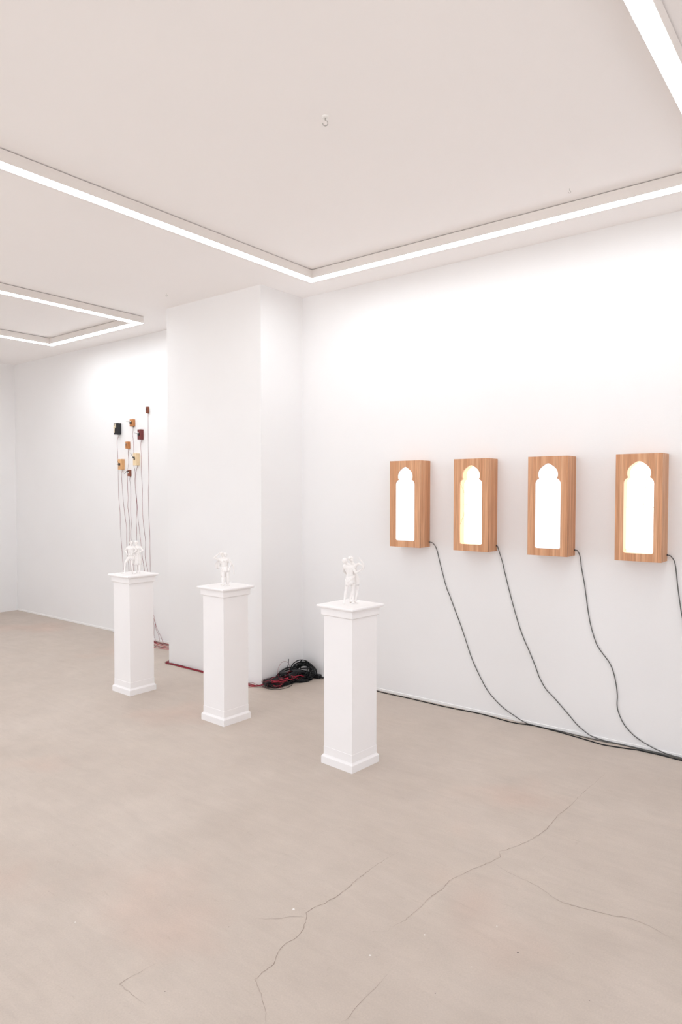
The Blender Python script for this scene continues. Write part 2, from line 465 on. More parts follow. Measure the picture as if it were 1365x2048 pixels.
# ------------------------------------------------------------------ statuettes
HS = 1.0
def arm_hand(bm, wr, dirv, side, s, curl=.5):
    """palm, four unequal bent fingers and a thumb"""
    d = Vector(dirv).normalized(); sd = Vector(side); sd = (sd - d * sd.dot(d)).normalized(); nrm = d.cross(sd).normalized()
    pk = wr + d * .075 * s
    for k in (-1, 1): capsule(bm, wr + sd * .012 * k * s, .019 * s, pk + sd * .022 * k * s, .014 * s)
    for k, ln in zip((-1.5, -.5, .5, 1.5), (.062, .075, .07, .052)):
        a = pk + sd * k * .0185 * s; b = a + (d + nrm * curl * .5).normalized() * ln * .55 * s; c = b + (d * .6 + nrm * curl).normalized() * ln * .5 * s
        capsule(bm, a, .0095 * s, b, .0088 * s); capsule(bm, b, .0088 * s, c, .0078 * s)
    a = wr + d * .02 * s - sd * .026 * s; b = a + (d * .7 - sd * .7).normalized() * .04 * s; c = b + (d + nrm * .3 - sd * .1).normalized() * .034 * s
    capsule(bm, a, .0125 * s, b, .0105 * s); capsule(bm, b, .0105 * s, c, .009 * s)

def figure(J, s, face, female=False):
    """J: joints; s: metres per life-size metre. Returns body mesh."""
    bm = bmesh.new()
    V = {k: Vector(v) for k, v in J.items()}
    f = 1.0 if not female else .88
    up = (V['neck'] - V['pelvis']).normalized()
    acr = (V['shR'] - V['shL']).normalized()
    fwd = up.cross(acr).normalized() if up.cross(acr).length > 1e-6 else Vector((0, -1, 0))
    if fwd.dot(Vector(face)) < 0: fwd = -fwd
    c = V['chest']; p = V['pelvis']; w = (c * .42 + p * .58)
    # torso
    capsule(bm, V['shL'].lerp(c, .35), .105 * s * f, V['shR'].lerp(c, .35), .105 * s * f)
    capsule(bm, c - acr * .055 * s, .115 * s * f, w - acr * .04 * s, .092 * s * f)
    capsule(bm, c + acr * .055 * s, .115 * s * f, w + acr * .04 * s, .092 * s * f)
    capsule(bm, w - acr * .04 * s, .094 * s * f, p - acr * .06 * s, .112 * s)
    capsule(bm, w + acr * .04 * s, .094 * s * f, p + acr * .06 * s, .112 * s)
    for k in (-1, 1):
        ellipsoid(bm, p + acr * k * .06 * s - fwd * .06 * s - up * .04 * s, (.085 * s,) * 3, 14, 8)
        ellipsoid(bm, c + acr * k * .07 * s + fwd * (.075 if not female else .09) * s + up * .02 * s, ((.06 if not female else .058) * s,) * 3, 14, 8)
    capsule(bm, c + up * .10 * s, .075 * s * f, V['neck'], .058 * s * f)
    # shoulders, neck, head
    for k in ('L', 'R'):
        ellipsoid(bm, V['sh' + k], (.074 * s * f,) * 3, 14, 8)
        capsule(bm, V['neck'], .052 * s, V['sh' + k], .058 * s * f)
    hd = V['head']; fc = Vector(face).normalized()
    capsule(bm, V['neck'], .056 * s * f, hd - fc * .02 * s, .052 * s * f)
    hu = (hd - V['neck']).normalized(); side = fc.cross(hu).normalized()
    ellipsoid(bm, hd + hu * .03 * s - fc * .012 * s, (.078 * s, .078 * s, .092 * s), 18, 12)
    capsule(bm, hd + fc * .03 * s, .062 * s, hd + fc * .05 * s - hu * .075 * s, .032 * s)      # face and chin
    capsule(bm, hd + fc * .083 * s + hu * .018 * s, .010 * s, hd + fc * .104 * s - hu * .02 * s, .0145 * s)   # nose
    for k in (-1, 1):
        capsule(bm, hd + fc * .078 * s + hu * .032 * s + side * .012 * k * s, .012 * s, hd + fc * .066 * s + hu * .032 * s + side * .045 * k * s, .011 * s)  # brow
        ellipsoid(bm, hd + side * .078 * k * s - hu * .005 * s, (.014 * s, .014 * s, .026 * s), 10, 6)  # ear
    capsule(bm, hd + fc * .078 * s - hu * .047 * s + side * .018 * s, .010 * s, hd + fc * .078 * s - hu * .047 * s - side * .018 * s, .010 * s)  # mouth
    # arms
    for k in ('L', 'R'):
        sh, el, ha = V['sh' + k], V['el' + k], V['ha' + k]
        capsule(bm, sh, .060 * s * f, sh.lerp(el, .45), .055 * s * f); capsule(bm, sh.lerp(el, .45), .055 * s * f, el, .042 * s * f)
        capsule(bm, el, .043 * s * f, el.lerp(ha, .3), .045 * s * f); capsule(bm, el.lerp(ha, .3), .045 * s * f, ha, .029 * s * f)
        d = (ha - el).normalized()
        arm_hand(bm, ha, d, fwd.cross(d) if fwd.cross(d).length > .2 else acr, s)
    # legs
    for k, sg in (('L', -1), ('R', 1)):
        hp = p + acr * sg * .085 * s - up * .05 * s; kn, an = V['kn' + k], V['an' + k]
        d = (kn - hp)
        capsule(bm, hp, .098 * s, hp + d * .4, .086 * s); capsule(bm, hp + d * .4, .086 * s, kn, .058 * s)
        cf = kn.lerp(an, .3) - fwd * .018 * s
        capsule(bm, kn, .056 * s, cf, .058 * s); capsule(bm, cf, .058 * s, an, .036 * s)
        tv = Vector(J.get('toe' + k, fc)); tv = Vector((tv.x, tv.y, 0)).normalized(); sdv = Vector((-tv.y, tv.x, 0))
        base = Vector((an.x, an.y, .026 * s))
        capsule(bm, an, .037 * s, base - tv * .04 * s, .030 * s)
        for q in (-1, 1): capsule(bm, base - tv * .035 * s, .028 * s, base + tv * .12 * s + sdv * .022 * q * s - Vector((0, 0, .006 * s)), .021 * s)
        for q in range(5): capsule(bm, base + tv * .12 * s + sdv * (q - 2) * .016 * s, .013 * s, base + tv * (.165 - .008 * abs(q - 1)) * s + sdv * (q - 2) * .018 * s - Vector((0, 0, .012 * s)), .010 * s)
    return fuse(bm, .0105 * s, 3), V, fwd, hu, fc

def hair_mesh(hd, hu, fc, s, bun=False, cap=False):
    bm = bmesh.new(); rnd = random.Random(3)
    side = fc.cross(hu).normalized()
    for i in range(34):
        a = rnd.uniform(-PI, PI); b = rnd.uniform(-.25, 1.45)
        d = (side * math.cos(a) + fc * math.sin(a)) * math.cos(b) + hu * math.sin(b)
        if d.dot(fc) > .55 and d.dot(hu) < .45: continue
        ellipsoid(bm, hd + hu * .03 * s + Vector(d) * .078 * s, (rnd.uniform(.034, .046) * s,) * 3, 10, 6)
    ellipsoid(bm, hd + hu * .055 * s - fc * .025 * s, (.094 * s,) * 3, 14, 10)
    if bun: ellipsoid(bm, hd - fc * .105 * s + hu * .04 * s, (.05 * s,) * 3, 12, 8)
    if cap: capsule(bm, hd + hu * .08 * s - fc * .05 * s, .05 * s, hd + hu * .10 * s + fc * .06 * s, .042 * s)
    return fuse(bm, .010 * s, 2)

def drape(path, s, folds=9, amp=.012, seed=1, phase=0.0, tilt=(0, 0)):
    """closed cloth around the legs; path: list of (centre, rx, ry)"""
    bm = bmesh.new(); rnd = random.Random(seed); n = 56; m = len(path)
    ph = [rnd.uniform(0, 2 * PI) for _ in range(4)]
    outer, inner = [], []
    for i, (c, rx, ry) in enumerate(path):
        t = i / (m - 1); ro, ri = [], []
        for k in range(n):
            a = 2 * PI * k / n
            w = amp * (.35 + .9 * t) * (math.sin(folds * a + ph[0] + 2.2 * t) + .5 * math.sin((folds * 2 - 1) * a + ph[1] - 3 * t))
            dz = .02 * math.sin(2 * a + ph[2] + phase) * (1 if 0 < i < m - 1 else .6) + tilt[0] * math.cos(a) + tilt[1] * math.sin(a)
            for R, lst in ((w, ro), (w - .012, ri)):
                lst.append(bm.verts.new(Vector(c) + Vector(((rx + R) * math.cos(a), (ry + R) * math.sin(a), dz)) * s))
        outer.append(ro); inner.append(ri)
    for A, flip in ((outer, False), (inner, True)):
        for a, b in zip(A, A[1:]):
            for k in range(n):
                q = (a[k], a[(k + 1) % n], b[(k + 1) % n], b[k]); bm.faces.new(q[::-1] if flip else q)
    for a, b in ((outer[0], inner[0]), (outer[-1], inner[-1])):
        for k in range(n): bm.faces.new((a[k], b[k], b[(k + 1) % n], a[(k + 1) % n]))
    return bm

def sash(pts, r, s):
    """bundle of parallel cloth folds"""
    bm = bmesh.new()
    for k in range(3):
        off = Vector((0, -.004 * (k - 1), .018 * (k - 1))) * s
        tube(bm, [p + off for p in catmull(pts, 5)], r * s, 8)
    return bm

def add_figure(root, name, J, s, face, female=False, **hk):
    me, V, fwd, hu, fc = figure(J, s, face, female)
    o = link_mesh(name, me, PLASTER, root, True)
    h = link_mesh('hair', hair_mesh(V['head'], hu, fc, s, **hk), PLASTER, o, True)
    return o, V

def statuette(label, px, py, dx=0, dy=0):
    return empty('statuette', label, 'sculpture', (px + dx, py + dy, PT), YAW, 'white figure groups on the pedestals')

# ---- group on the pedestal nearest the lightboxes: draped back figure and an archer
S = statuette('white statuette of two entwined figures, one drawing a bow, seen from behind', *P3)
s = .152
def q3(u, v, d=0.0): return Vector(((u - 500) / 6108, d * s, (1868 - v) / 6108))
JA = dict(head=q3(318, 345, -.06), neck=q3(385, 440, -.04), chest=q3(450, 590, 0), pelvis=q3(500, 960, 0),
          shL=q3(285, 520, .02), shR=q3(580, 560, -.04), elL=q3(250, 690, .16), haL=q3(330, 800, .32),
          elR=q3(690, 750, -.10), haR=q3(900, 640, .02), knL=q3(345, 1380, .03), anL=q3(280, 1790, -.02), knR=q3(600, 1400, .10), anR=q3(470, 1770, .22),
          toeL=(-.1, 1, 0), toeR=(.4, 1, 0))
oA, VA = add_figure(S, 'standing_figure', JA, s, (-.55, .8, .1), False)
bm = drape([(q3(500, 860), .165, .15), (q3(500, 930), .178, .165), (q3(495, 1010), .185, .17), (q3(490, 1100), .188, .165), (q3(490, 1190), .180, .16)], s, 8, .010, 4, .6, (.035, 0))
obj('drapery', bm, PLASTER, oA, True)
bm = sash([q3(668, 872, .02), q3(640, 890, -.11), q3(575, 935, -.165), q3(490, 1000, -.180), q3(410, 1060, -.155), q3(345, 1060, -.07), q3(322, 1000, .03)], .017, s)
obj('sash', bm, PLASTER, oA, True)
JB = dict(head=q3(525, 300, .16), neck=q3(545, 420, .18), chest=q3(585, 590, .22), pelvis=q3(640, 960, .24),
          shL=q3(455, 520, .24), shR=q3(700, 500, .18), elL=q3(440, 720, .26), haL=q3(520, 850, .22),
          elR=q3(800, 430, .10), haR=q3(915, 490, -.02), knL=q3(600, 1400, .16), anL=q3(590, 1780, .12), knR=q3(745, 1390, .24), anR=q3(690, 1770, .20),
          toeL=(.5, -1, 0), toeR=(.8, -.8, 0))
oB, VB = add_figure(S, 'archer_figure', JB, s, (.6, -.55, 0), True, bun=True)
bm = bmesh.new()
bow = [q3(800, 205, -.10), q3(860, 290, -.08), q3(940, 410, -.06), q3(975, 500, -.05), q3(965, 590, -.05), q3(930, 660, -.06)]
cb = catmull(bow, 5); tube(bm, cb, [(.010 + .014 * math.sin(PI * min(1, i / (len(cb) - 1)))) * s + .0009 for i in range(len(cb))], 8)
obj('bow', bm, PLASTER, S, True)
bm = drape([(q3(640, 900, .24), .145, .13), (q3(648, 980, .24), .16, .145), (q3(655, 1070, .24), .165, .15), (q3(660, 1160, .24), .165, .15), (q3(665, 1240, .24), .16, .15)], s, 7, .012, 8)
obj('drapery', bm, PLASTER, oB, True)

# ---- group on the pedestal before the pillar
S = statuette('white statuette of a caped figure raising one hand to its head, a second figure behind', *P2)
s = .142
def q2(u, v, d=0.0): return Vector(((u - 600) / 6552, d * s, (1872 - v) / 6552))
JA = dict(head=q2(455, 455, -.04), neck=q2(500, 580, 0), chest=q2(530, 770, .02), pelvis=q2(590, 1150, .03),
          shL=q2(335, 690, 0), shR=q2(735, 670, .02), elL=q2(100, 610, -.08), haL=q2(290, 430, -.10),
          elR=q2(860, 890, -.02), haR=q2(800, 1060, -.14), knL=q2(520, 1470, -.06), anL=q2(490, 1790, -.02), knR=q2(720, 1480, -.02), anR=q2(720, 1780, .06),
          toeL=(-.2, -1, 0), toeR=(.4, -1, 0))
oA, VA = add_figure(S, 'standing_figure', JA, s, (-.25, -1, -.1), False, cap=True)
bm = drape([(q2(560, 1010, .03), .145, .125), (q2(580, 1090, .03), .165, .14), (q2(600, 1170, .03), .182, .15), (q2(610, 1240, .03), .188, .15)], s, 9, .010, 6)
obj('drapery', bm, PLASTER, oA, True)
bm = bmesh.new()
cols = []
for i in range(9):
    t = i / 8; row = []
    for j in range(13):
        w = j / 12
        a = q2(215 + 70 * w, 745 - 10 * w, .10 + .05 * math.sin(9 * w)); b = q2(115 + 190 * w, 1085 + 40 * w, .12 + .07 * math.sin(11 * w + 1))
        row.append(a.lerp(b, t) + Vector((-.010 * math.sin(PI * t) * (1 - w), 0, 0)))
    cols.append(row)
def sheet(bm, rows, th):
    A = [[bm.verts.new(p) for p in r] for r in rows]; B = [[bm.verts.new(p + Vector((0, th, 0))) for p in r] for r in rows]
    n, m = len(rows), len(rows[0])
    for G, fl in ((A, 0), (B, 1)):
        for i in range(n - 1):
            for j in range(m - 1):
                f = (G[i][j], G[i][j + 1], G[i + 1][j + 1], G[i + 1][j]); bm.faces.new(f[::-1] if fl else f)
    for i in range(n - 1):
        for j in (0, m - 1): bm.faces.new((A[i][j], A[i + 1][j], B[i + 1][j], B[i][j]))
    for j in range(m - 1):
        for i in (0, n - 1): bm.faces.new((A[i][j], A[i][j + 1], B[i][j + 1], B[i][j]))
sheet(bm, cols, .0022)
obj('cape', bm, PLASTER, oA, True)
JB = dict(head=q2(560, 520, .26), neck=q2(585, 640, .24), chest=q2(570, 820, .24), pelvis=q2(520, 1150, .24),
          shL=q2(430, 760, .24), shR=q2(740, 730, .22), elL=q2(300, 960, .16), haL=q2(400, 1080, .02),
          elR=q2(905, 960, .20), haR=q2(965, 1270, .16), knL=q2(430, 1450, .18), anL=q2(420, 1780, .26), knR=q2(620, 1480, .20), anR=q2(620, 1790, .18),
          toeL=(-.5, -1, 0), toeR=(.2, -1, 0))
oB, VB = add_figure(S, 'leaning_figure', JB, s, (.2, -1, -.2), True)
bm = drape([(q2(520, 1080, .25), .14, .13), (q2(500, 1180, .25), .155, .14), (q2(480, 1290, .25), .155, .14), (q2(470, 1400, .25), .145, .14), (q2(470, 1500, .25), .13, .13)], s, 7, .013, 9)
obj('drapery', bm, PLASTER, oB, True)

# ---- group on the pedestal farthest from the lightboxes
S = statuette('white statuette of two figures side by side with heads touching, one leg stepping wide', *P1)
s = .146
def q1(u, v, d=0.0): return Vector(((u - 590) / 3440, d * s, (1112 - v) / 3440))
JA = dict(head=q1(540, 285, -.02), neck=q1(530, 350, 0), chest=q1(520, 440, .02), pelvis=q1(530, 640, .03),
          shL=q1(435, 405, .02), shR=q1(615, 400, .02), elL=q1(375, 470, -.06), haL=q1(440, 550, -.18),
          elR=q1(690, 470, -.08), haR=q1(620, 530, -.18), knL=q1(375, 810, -.05), anL=q1(345, 1040, -.02), knR=q1(555, 850, -.04), anR=q1(570, 1050, -.03),
          toeL=(-1, -.35, 0), toeR=(.25, -1, 0))
oA, VA = add_figure(S, 'striding_figure', JA, s, (.5, -1, -.15), False)
bm = drape([(q1(540, 575, .03), .155, .13), (q1(545, 625, .03), .178, .15), (q1(555, 680, .03), .195, .16), (q1(570, 735, .03), .205, .165)], s, 9, .011, 2)
obj('drapery', bm, PLASTER, oA, True)
bm = sash([q1(465, 598, .03), q1(485, 602, -.085), q1(540, 612, -.125), q1(595, 622, -.085), q1(615, 628, .02)], .017, s)
obj('sash', bm, PLASTER, oA, True)
JB = dict(head=q1(668, 282, .04), neck=q1(672, 350, .06), chest=q1(690, 440, .08), pelvis=q1(700, 640, .09),
          shL=q1(605, 410, .10), shR=q1(785, 395, .06), elL=q1(560, 500, -.02), haL=q1(630, 585, -.14),
          elR=q1(855, 470, 0), haR=q1(770, 525, -.12), knL=q1(660, 850, .05), anL=q1(660, 1050, .10), knR=q1(755, 850, .02), anR=q1(750, 1050, .02),
          toeL=(-.2, -1, 0), toeR=(.4, -1, 0))
oB, VB = add_figure(S, 'embracing_figure', JB, s, (-.5, -1, -.1), True, bun=True)
bm = drape([(q1(695, 580, .09), .145, .13), (q1(695, 640, .09), .165, .145), (q1(700, 710, .08), .178, .15), (q1(705, 790, .07), .182, .15), (q1(705, 880, .06), .175, .145)], s, 8, .014, 5)
obj('drapery', bm, PLASTER, oB, True)

# ------------------------------------------------------------------ lightboxes
BW, BD, BZ0, BZ1 = .265, .146, 1.1765, 1.820
def arch_outline(n=10):
    """the opening, centred in x, z measured from the floor"""
    z_b, z_s = 1.2235, 1.642
    half, bulb, pinch = .0862, .068, .0612
    R = .014
    pts = []
    for k in range(n + 1):                                   # bottom right round corner
        a = -PI / 2 + PI / 2 * k / n; pts.append((half - R + R * math.cos(a), z_b + R + R * math.sin(a)))
    for k in range(n + 1):                                   # right shoulder
        a = (PI * .40) * k / n; pts.append((half - .036 + .036 * math.cos(a), z_s + .036 * math.sin(a) * 1.05))
    pts[-1] = (pinch, 1.679)
    B = [(pinch, 1.679), (.0665, 1.690), (bulb, 1.705), (.0655, 1.721), (.057, 1.738), (.042, 1.753), (.022, 1.767), (.010, 1.7735), (0, 1.7755)]
    for p in catmull([(x, 0, z) for x, z in B], 4)[1:]: pts.append((p.x, p.z))
    right = pts
    left = [(-x, z) for x, z in right[::-1][1:]]
    return right + left
ARCH = arch_outline()

def plate_with_hole(name, x0, x1, z0, z1, hole, y0, y1, m, parent):
    cu = bpy.data.curves.new('c', 'CURVE'); cu.dimensions = '2D'; cu.fill_mode = 'BOTH'
    for P in ([(x0, z0), (x1, z0), (x1, z1), (x0, z1)], hole):
        sp = cu.splines.new('POLY'); sp.points.add(len(P) - 1); sp.use_cyclic_u = True
        for q, (a, b) in zip(sp.points, P): q.co = (a, b, 0, 1)
    cu.extrude = abs(y1 - y0) / 2
    o = bpy.data.objects.new('c', cu); COL.objects.link(o)
    me = eval_mesh(o)
    bpy.data.objects.remove(o); bpy.data.curves.remove(cu)
    me.transform(Matrix.Translation((0, (y0 + y1) / 2, 0)) @ Matrix.Rotation(PI / 2, 4, 'X'))
    return link_mesh(name, me, m, parent)

def polyplate(bm, outline, y0, y1):
    a = [bm.verts.new((x, y0, z)) for x, z in outline]; b = [bm.verts.new((x, y1, z)) for x, z in outline]
    bm.faces.new(a); bm.faces.new(b[::-1])
    for k in range(len(a)):
        j = (k + 1) % len(a); bm.faces.new((a[k], b[k], b[j], a[j]))

def lightbox(label, xr, deep, wires=None):
    root = empty('lightbox', label, 'lightbox', (xr - BW / 2, YW, 0), 0, 'wooden lightboxes along the wall')
    h = BW / 2; t = .014; zc0, zc1 = BZ0, BZ1
    bm = bmesh.new()
    box(bm, -h, h, -BD + t, -.0005, zc1 - t, zc1); box(bm, -h, h, -BD + t, -.0005, zc0, zc0 + t)
    box(bm, -h, -h + t, -BD + t, -.0005, zc0 + t, zc1 - t); box(bm, h - t, h, -BD + t, -.0005, zc0 + t, zc1 - t)
    box(bm, -h + t, h - t, -.012, -.0005, zc0 + t, zc1 - t)
    obj('housing', bm, BAMBOO, root)
    plate_with_hole('front_panel', -h, h, zc0, zc1, ARCH, -BD, -BD + t, BAMBOO, root)
    depth = .072 if deep else .009
    y_p = -BD + depth
    if deep:
        bm = bmesh.new()
        z0 = -BD + t; out = [(x * 1.03, 1.5 + (z - 1.5) * 1.008) for x, z in ARCH]
        # thin sleeve lining the opening from the front panel back to the lit sheet
        a = [bm.verts.new((x, z0, z)) for x, z in ARCH]; b = [bm.verts.new((x, y_p, z)) for x, z in ARCH]
        c = [bm.verts.new((x, z0, z)) for x, z in out]; d = [bm.verts.new((x, y_p, z)) for x, z in out]
        n = len(a)
        for k in range(n):
            j = (k + 1) % n
            bm.faces.new((a[k], a[j], b[j], b[k])); bm.faces.new((c[k], d[k], d[j], c[j]))
            bm.faces.new((a[k], c[k], c[j], a[j])); bm.faces.new((b[k], b[j], d[j], d[k]))
        obj('niche_lining', bm, LINING, root)
    bm = bmesh.new()
    if deep: polyplate(bm, [(x * 1.02, 1.5 + (z - 1.5) * 1.006) for x, z in ARCH], y_p, y_p + .004)
    else: polyplate(bm, [(x * 1.04, 1.5 + (z - 1.5) * 1.02) for x, z in ARCH], -BD + t + .0003, -BD + t + .004)
    obj('light_panel', bm, NICHE if deep else SCREEN, root)
    if deep:
        bm = bmesh.new(); tube(bm, [(-.0862, y_p - .004, 1.498), (.0862, y_p - .004, 1.498)], .0013, 6)
        obj('cross_wire', bm, THREAD, root, True)
    if wires:
        bm = bmesh.new(); tube(bm, catmull([(x, y_p - dy, z) for x, z, dy in wires], 6), .0011, 6)
        obj('hanging_thread', bm, THREAD, root, True)
    # cable gland low on the side
    bm = bmesh.new(); cyl(bm, (h - .001, -.012, 1.2125), (h + .004, -.012, 1.2125), .0055, .0045, 14)
    obj('cable_gland', bm, BLACKP, root, True)
    return root
LB = [-2.6317, -2.0874, -1.5377, -.9808]
lightbox('wooden lightbox with a plain white arched panel, nearest the pillar', LB[0], False)
lightbox('wooden lightbox with a warm glowing arched niche, between the two plain white ones', LB[1], True,
         [(-.084, 1.655, .07), (-.064, 1.60, .06), (-.044, 1.52, .05), (-.058, 1.44, .055), (-.080, 1.36, .07)])
lightbox('wooden lightbox with a plain white arched panel, between the two warm-lit ones', LB[2], False)
lightbox('wooden lightbox with a warm glowing niche crossed by a long thread, farthest from the pillar', LB[3], True,
         [(.036, 1.752, .01), (.030, 1.66, .01), (.018, 1.56, .01), (.010, 1.47, .012), (-.030, 1.36, .02), (-.078, 1.235, .04)])

# ------------------------------------------------------------------ lightbox cables
def wall_cable(label, pts, tail):
    """pts (x, z) on the wall, tail (x, y, z) along the floor"""
    x0, z0 = pts[0]
    P = [(x0 - .002, YW - .012, 1.2125), (x0 + .008, YW - .012, 1.2122)]
    P += [(x, YW - (.012 if i < 2 else .0065 if z > .03 else .0125), z) for i, (x, z) in enumerate(pts[1:])] + tail
    bm = bmesh.new(); tube(bm, catmull(P, 5), .0030, 8)
    return tag(obj('power_cable', bm, GREYC, None, True), label, 'cable', 'grey cables hanging from the lightboxes')
FLZ = .0035
wall_cable('grey cable hanging from the lightbox nearest the pillar down to the floor',
    [(-2.632, 1.212), (-2.608, 1.21), (-2.587, 1.194), (-2.57, 1.162), (-2.544, 1.072), (-2.521, .995), (-2.486, .884), (-2.451, .81), (-2.407, .71), (-2.363, .612), (-2.32, .502), (-2.274, .387), (-2.212, .272), (-2.152, .181), (-2.092, .122), (-2.012, .067), (-1.934, .032), (-1.88, .013)],
    [(-1.83, 4.412, FLZ), (-1.62, 4.410, FLZ), (-1.52, 4.404, FLZ), (-1.42, 4.399, FLZ), (-1.336, 4.400, FLZ), (-1.25, 4.412, FLZ), (-1.17, 4.410, FLZ), (-1.05, 4.396, FLZ), (-.94, 4.404, FLZ), (-.85, 4.398, FLZ), (-.3, 4.39, FLZ), (.6, 4.392, FLZ)])
wall_cable('grey cable hanging from the warm-lit lightbox between the two plain ones',
    [(-2.089, 1.213), (-2.076, 1.204), (-2.06, 1.157), (-2.042, 1.097), (-2.026, 1.034), (-1.98, .87), (-1.929, .707), (-1.884, .59), (-1.84, .501), (-1.793, .398), (-1.767, .334), (-1.72, .262), (-1.674, .224), (-1.614, .168), (-1.557, .114), (-1.511, .069), (-1.443, .028), (-1.41, .015)],
    [(-1.36, 4.417, .006), (-1.30, 4.418, FLZ), (-1.24, 4.419, FLZ), (-1.17, 4.418, FLZ), (-1.05, 4.402, .008), (-.94, 4.411, FLZ), (-.8, 4.404, FLZ), (-.3, 4.40, FLZ), (.6, 4.400, FLZ)])
wall_cable('grey cable hanging from the plain lightbox between the two warm-lit ones',
    [(-1.535, 1.214), (-1.518, 1.209), (-1.502, 1.177), (-1.492, 1.098), (-1.47, .982), (-1.447, .823), (-1.427, .724), (-1.389, .612), (-1.352, .561), (-1.306, .503), (-1.277, .428), (-1.258, .311), (-1.259, .247), (-1.248, .198), (-1.219, .139), (-1.169, .086), (-1.113, .052), (-1.05, .029), (-1.003, .017)],
    [(-.97, 4.416, .009), (-.90, 4.418, FLZ), (-.8, 4.414, FLZ), (-.3, 4.41, FLZ), (.6, 4.408, FLZ)])
wall_cable('grey cable hanging from the lightbox farthest from the pillar',
    [(-.981, 1.214), (-.96, 1.208), (-.939, 1.177), (-.929, 1.113), (-.921, 1.04), (-.909, .952), (-.894, .855), (-.86, .70), (-.82, .52), (-.75, .32), (-.66, .15), (-.56, .05), (-.50, .016)],
    [(-.45, 4.416, FLZ), (-.2, 4.417, FLZ), (.6, 4.416, FLZ)])
bm = bmesh.new()
P = [(-3.66, 4.405, .012), (-3.55, 4.402, FLZ), (-3.3, 4.401, FLZ), (-3.1, 4.398, FLZ), (-3.026, 4.392, FLZ), (-2.8, 4.393, FLZ), (-2.505, 4.386, FLZ), (-2.432, 4.389, FLZ), (-2.304, 4.396, FLZ), (-2.18, 4.402, FLZ), (-2.049, 4.386, FLZ), (-1.954, 4.375, FLZ), (-1.897, 4.379, FLZ), (-1.817, 4.402, FLZ), (-1.755, 4.404, FLZ), (-1.614, 4.390, FLZ), (-1.5, 4.372, FLZ), (-1.407, 4.356, FLZ), (-1.317, 4.341, FLZ), (-1.24, 4.354, FLZ), (-1.186, 4.366, FLZ), (-1.128, 4.384, FLZ), (-1.069, 4.384, FLZ), (-.997, 4.386, FLZ), (-.941, 4.380, FLZ), (-.872, 4.377, FLZ), (-.4, 4.37, FLZ), (.6, 4.372, FLZ)]
tube(bm, catmull(P, 5), .0037, 8)
tag(obj('floor_cable', bm, BLACKC, None, True), 'black cable running along the foot of the lightbox wall from the cable pile', 'cable')

# ------------------------------------------------------------------ wall blocks with small hardware
def block(label, mt, xr, w, d, z0, z1, parts):
    root = empty('wooden_block', label, 'wall object', (xr - w / 2, YW, (z0 + z1) / 2), 0, 'small wooden blocks with hardware on the wall')
    hh = (z1 - z0) / 2
    bm = bmesh.new(); box(bm, -w / 2, w / 2, -d, -.0005, -hh, hh, .0015, 1)
    obj('block', bm, mt, root)
    parts(root, w, d, hh)
    bm = bmesh.new(); cyl(bm, (.0, -.006, -hh + .001), (.0, -.006, -hh - .006), .0035, .0028, 10)
    obj('wire_grommet', bm, BLACKP, root, True)
    return root
def rod(root, p0, p1, r, m, name='rod'):
    bm = bmesh.new(); cyl(bm, p0, p1, r, r * .8, 10)
    obj(name, bm, m, root, True)
def knob(root, p, r, m, name='knob'):
    bm = bmesh.new(); ellipsoid(bm, p, r, 14, 8); obj(name, bm, m, root, True)
def bracket(root, x0, x1, y0, y1, z0, z1, m, name='bracket'):
    bm = bmesh.new(); box(bm, x0, x1, y0, y1, z0, z1, .0015, 1); obj(name, bm, m, root)
def parts_black(r, w, d, h):
    bm = bmesh.new()
    pts = [(-.006, -d - .010, .030), (-.006, -d - .012, .022), (-.006, -d - .012, .012), (-.006, -d - .012, -.012), (-.006, -d - .012, -.040), (-.006, -d - .011, -.046)]
    tube(bm, pts, [.004, .009, .010, .006, .007, .003], 12); obj('drop_handle', bm, BRASS, r, True)
    cyl_bm = bmesh.new(); cyl(cyl_bm, (-.006, -d, .018), (-.006, -d - .022, .018), .006, .005, 14); obj('spindle', cyl_bm, BRASS, r, True)
    knob(r, (.012, -d - .008, .016), (.007, .007, .007), BRASS)
    bracket(r, -.016, .002, -d - .003, -d, .020, .056, BRASS, 'back_plate')
def parts_straight(r, w, d, h):
    bracket(r, -.010, .012, -d - .014, -d, -.012, .012, DSTEEL)
    knob(r, (.004, -d - .012, .014), (.006, .006, .006), WHITEP, 'bearing')
    rod(r, (-.002, -d - .010, .010), (-.002, -d - .062, .012), .0022, STEEL)
def parts_needles(r, w, d, h):
    rod(r, (-.004, -d - .006, .016), (-.016, -d - .010, -.026), .0014, DSTEEL, 'needle')
    rod(r, (-.004, -d - .006, .016), (.014, -d - .010, -.024), .0014, DSTEEL, 'needle')
    knob(r, (-.004, -d - .003, .016), (.005, .005, .005), STEEL, 'pivot')
def parts_tan(r, w, d, h):
    bracket(r, -.006, .012, -d - .016, -d, -.012, .012, DSTEEL)
    rod(r, (0, -d - .012, .006), (-.012, -d - .020, .040), .0016, DSTEEL, 'needle')
    rod(r, (.002, -d - .012, 0), (.006, -d - .016, -.040), .0016, STEEL, 'needle')
    rod(r, (-.002, -d - .010, 0), (-.002, -d - .034, -.002), .0020, DSTEEL)
def parts_cream(r, w, d, h):
    bracket(r, -.014, .006, -d - .016, -d, .010, .026, DSTEEL)
    bracket(r, -.002, .008, -d - .012, -d, -.008, .012, DSTEEL, 'clip')
    rod(r, (-.010, -d - .012, .022), (-.016, -d - .040, .066), .0026, DSTEEL)
def parts_brown(r, w, d, h):
    bracket(r, -.012, .004, -d - .014, -d, .004, .022, DSTEEL)
    knob(r, (.004, -d - .006, .002), (.008, .006, .008), WHITEP, 'bearing')
    rod(r, (-.006, -d - .012, .026), (-.012, -d - .044, -.010), .0020, DSTEEL)
